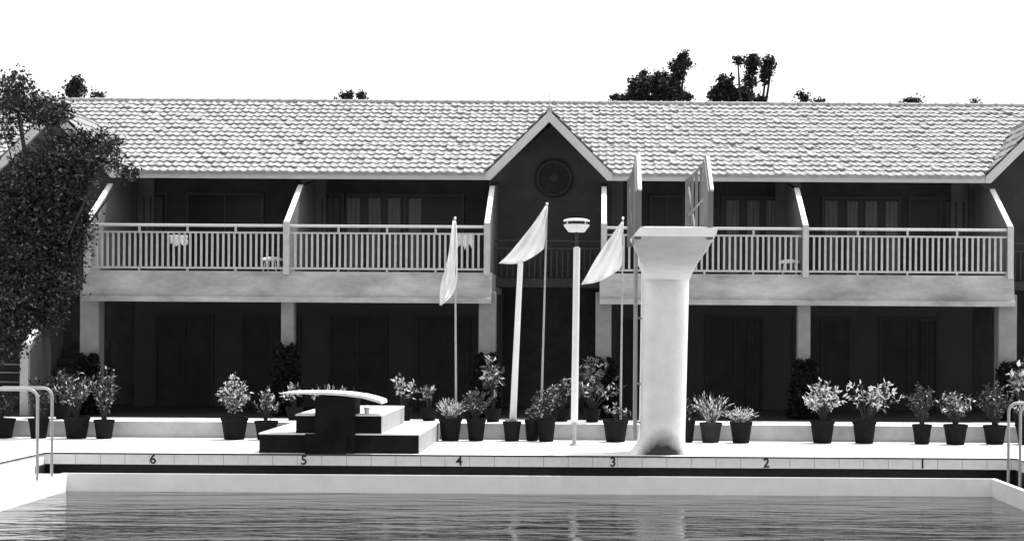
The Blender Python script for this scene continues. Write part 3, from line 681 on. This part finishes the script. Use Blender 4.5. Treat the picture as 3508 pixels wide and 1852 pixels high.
# dark climbers wrapped round the column feet
cols_lab = ['dark leafy climber round the foot of the leftmost balcony column', 'dark leafy climber round the column foot behind the stepped block',
 'dark leafy climber round the column foot left of the gable bay', 'dark leafy climber round the column foot right of the gable bay',
 'dark leafy climber round the slim column foot right of the tower', 'dark leafy climber round the foot of the rightmost balcony column']
for i, (x, vt) in enumerate(zip(FX, (1235, 1200, 1225, 1238, 1240, 1245))):
    y = 32.0; zt = Z(vt, y)
    e = empty('climbing_plant', (x, y, TZ), cols_lab[i], 'climbing plant', 'dark plants at the column feet')
    n = 3200; a = rng.uniform(0, 2*math.pi, n); s = rng.uniform(0, 1, n); rr_ = .24*(1-.35*s)+rng.normal(0, .05, n)
    C = np.stack([x+rr_*np.cos(a), y-.14+np.sin(a)*rr_*.6, TZ+s*(zt-TZ)*(1+.08*np.sin(a*2))], 1)
    leaf_mesh('foliage', C, rnd_dirs(n, -.2), .10, .06, rng.choice(2, size=n, p=(.1, .9)), [M['leaft'], M['leafs']], e)
    o = MB(); o.tube([(x+.12, y-.1, TZ), (x+.1, y-.12, TZ+.5), (x+.14, y-.08, zt-.05)], [.03, .02, .008], 7); o.build('stem', M['bark'], e)
# ------------------------------------------------------------------ trees
def tree(label, base, blobs, d, leaf, dens, trunk_r, name='tree', group=None, spread=.16, dd=.6, mats=None, cl=1.0, pm=.06, clump=0, csize=.09):
    """blobs: (u,v,ru,rv,weight) crown lobes in picture units at distance d, built as real volumes there"""
    e = empty(name, base, label, 'tree', group); o = MB(); B = Vector(base); C = []
    cen = [Vector(P(u, v, d)) for u, v, *_ in blobs]
    mean = sum(cen, Vector())/len(cen); fork = B.lerp(mean, .55); fork.x = B.x*.5+mean.x*.5
    o.tube([B, B.lerp(fork, .5)+Vector((.05, 0, 0)), fork], [trunk_r, trunk_r*.8, trunk_r*.6], 9)
    for (u, v, ru, rv, wt), c in zip(blobs, cen):
        c = c+Vector((0, rng.uniform(-dd, dd), 0)); rx, rz = ru*d/F, rv*d/F; ry = (rx+rz)/2
        mid = fork.lerp(c, .5)+Vector((0, 0, .1)); o.tube([fork, mid, c], [trunk_r*.4, trunk_r*.25, trunk_r*.08], 6)
        n = int(dens*wt*ru*rv/1000); nc = max(5, int(n/22*cl)) if not clump else max(3, int(ru*rv/clump)); 
        q = rng.normal(size=(nc, 3)); q /= np.linalg.norm(q, axis=1, keepdims=True); q *= rng.uniform(.25, 1, (nc, 1))**.6
        cc = np.array(c)+q*np.array([rx, ry, rz])
        for k in range(min(nc, 10)): o.tube([c, Vector(cc[k])], [trunk_r*.07, trunk_r*.03], 4)
        pick = rng.integers(0, nc, n); C.append(cc[pick]+rng.normal(0, csize if clump else spread*min(rx, rz)+.02, (n, 3)))
    C = np.concatenate(C); n = len(C)
    o.build('trunk', M['bark'], e)
    leaf_mesh('crown', C, rnd_dirs(n, -.1), leaf*rng.uniform(.7, 1.3, n), leaf*.5*rng.uniform(.7, 1.3, n), rng.choice(2, size=n, p=(pm, 1-pm)), mats or [M['leafm'], M['leaft']], e)
bx_ = X(60, 29.6, 1400)
tree('big dark leafy tree in front of the left gable, overhanging the roof corner', (X(150, 30.3), 30.3, TZ),
     [(10, 300, 60, 60, .30), (90, 320, 60, 50, .28), (40, 380, 90, 50, .40), (150, 370, 70, 50, .40), (200, 400, 70, 40, .45), (20, 470, 50, 30, .2), (330, 470, 60, 45, .25), (395, 545, 55, 45, .45), (420, 585, 40, 30, .45),
      (240, 500, 80, 60, .8), (60, 640, 110, 80, .9), (190, 600, 120, 90, .9), (290, 590, 70, 60, .6), (110, 780, 130, 120, 1.1), (215, 760, 70, 110, 1.0), (70, 940, 120, 100, 1.0), (190, 930, 70, 100, .9), (60, 1080, 90, 80, .7), (150, 1070, 60, 60, .6), (20, 1180, 60, 60, .35)],
     29.9, .085, 520, .10, spread=.24, mats=[M['leafb'], M['leaft']], pm=.15)
BG = 'tree tops showing above the roof ridge'
def bt(label, blobs, dens=1150, d=52, leaf=.12, s=.17, ub=None):
    u = sum(b_[0] for b_ in blobs)/len(blobs)
    tree(label, (X(ub or u, d), d, -.25), blobs, d, leaf, dens, .28, group=BG, spread=s, dd=.8, clump=52, csize=.075, pm=.12)
bt('dense dark tree top with a raised right lobe, left of the split crown', [(2130, 345, 45, 14, 1), (2185, 315, 42, 35, 1), (2215, 285, 35, 30, .9), (2205, 250, 14, 14, .8), (2270, 305, 45, 48, 1.2), (2310, 300, 36, 50, 1.2), (2325, 230, 30, 30, 1.1), (2348, 215, 20, 26, 1), (2335, 200, 12, 10, 1), (2350, 345, 20, 16, .7), (2180, 345, 30, 15, .8), (2240, 345, 60, 18, 1)], ub=2270)
bt('open dark tree top split into several lobes, right of the dense one', [(2460, 320, 32, 30, 1), (2490, 285, 26, 30, 1), (2520, 320, 36, 32, 1.1), (2562, 320, 32, 36, 1.2), (2567, 280, 16, 25, 1), (2577, 225, 18, 32, 1.1), (2572, 205, 14, 14, 1), (2524, 215, 9, 17, .9), (2630, 225, 18, 32, 1.1), (2622, 265, 15, 24, 1), (2600, 345, 18, 16, .8), (2560, 350, 50, 14, 1), (2645, 215, 9, 22, .8)], ub=2560)
bt('low dark tree top just above the ridge left of the central gable', [(1165, 338, 34, 12, 1), (1185, 328, 22, 12, 1), (1235, 336, 22, 10, .8)])
bt('small dark tuft of tree nearest right of the split crown', [(2740, 340, 16, 12, 1), (2732, 352, 26, 8, .8)], leaf=.12)
bt('tiny palm like tuft above the ridge, second right of the split crown', [(2800, 345, 14, 9, 1), (2812, 352, 22, 8, .8)], leaf=.12)
bt('ragged low tree top above the ridge, third right of the split crown', [(3110, 350, 24, 9, 1), (3135, 343, 24, 12, 1), (3163, 345, 10, 14, .8)], leaf=.12)
bt('rounded dark tree top above the left roof end behind the big leafy tree', [(235, 300, 26, 24, 1), (260, 312, 26, 20, 1), (262, 290, 18, 12, .8), (310, 325, 20, 16, .5)], leaf=.12, d=44)
bt('faint low tree top above the ridge near the right roof end', [(3290, 358, 26, 7, .7), (3330, 358, 16, 7, .6)], leaf=.11)
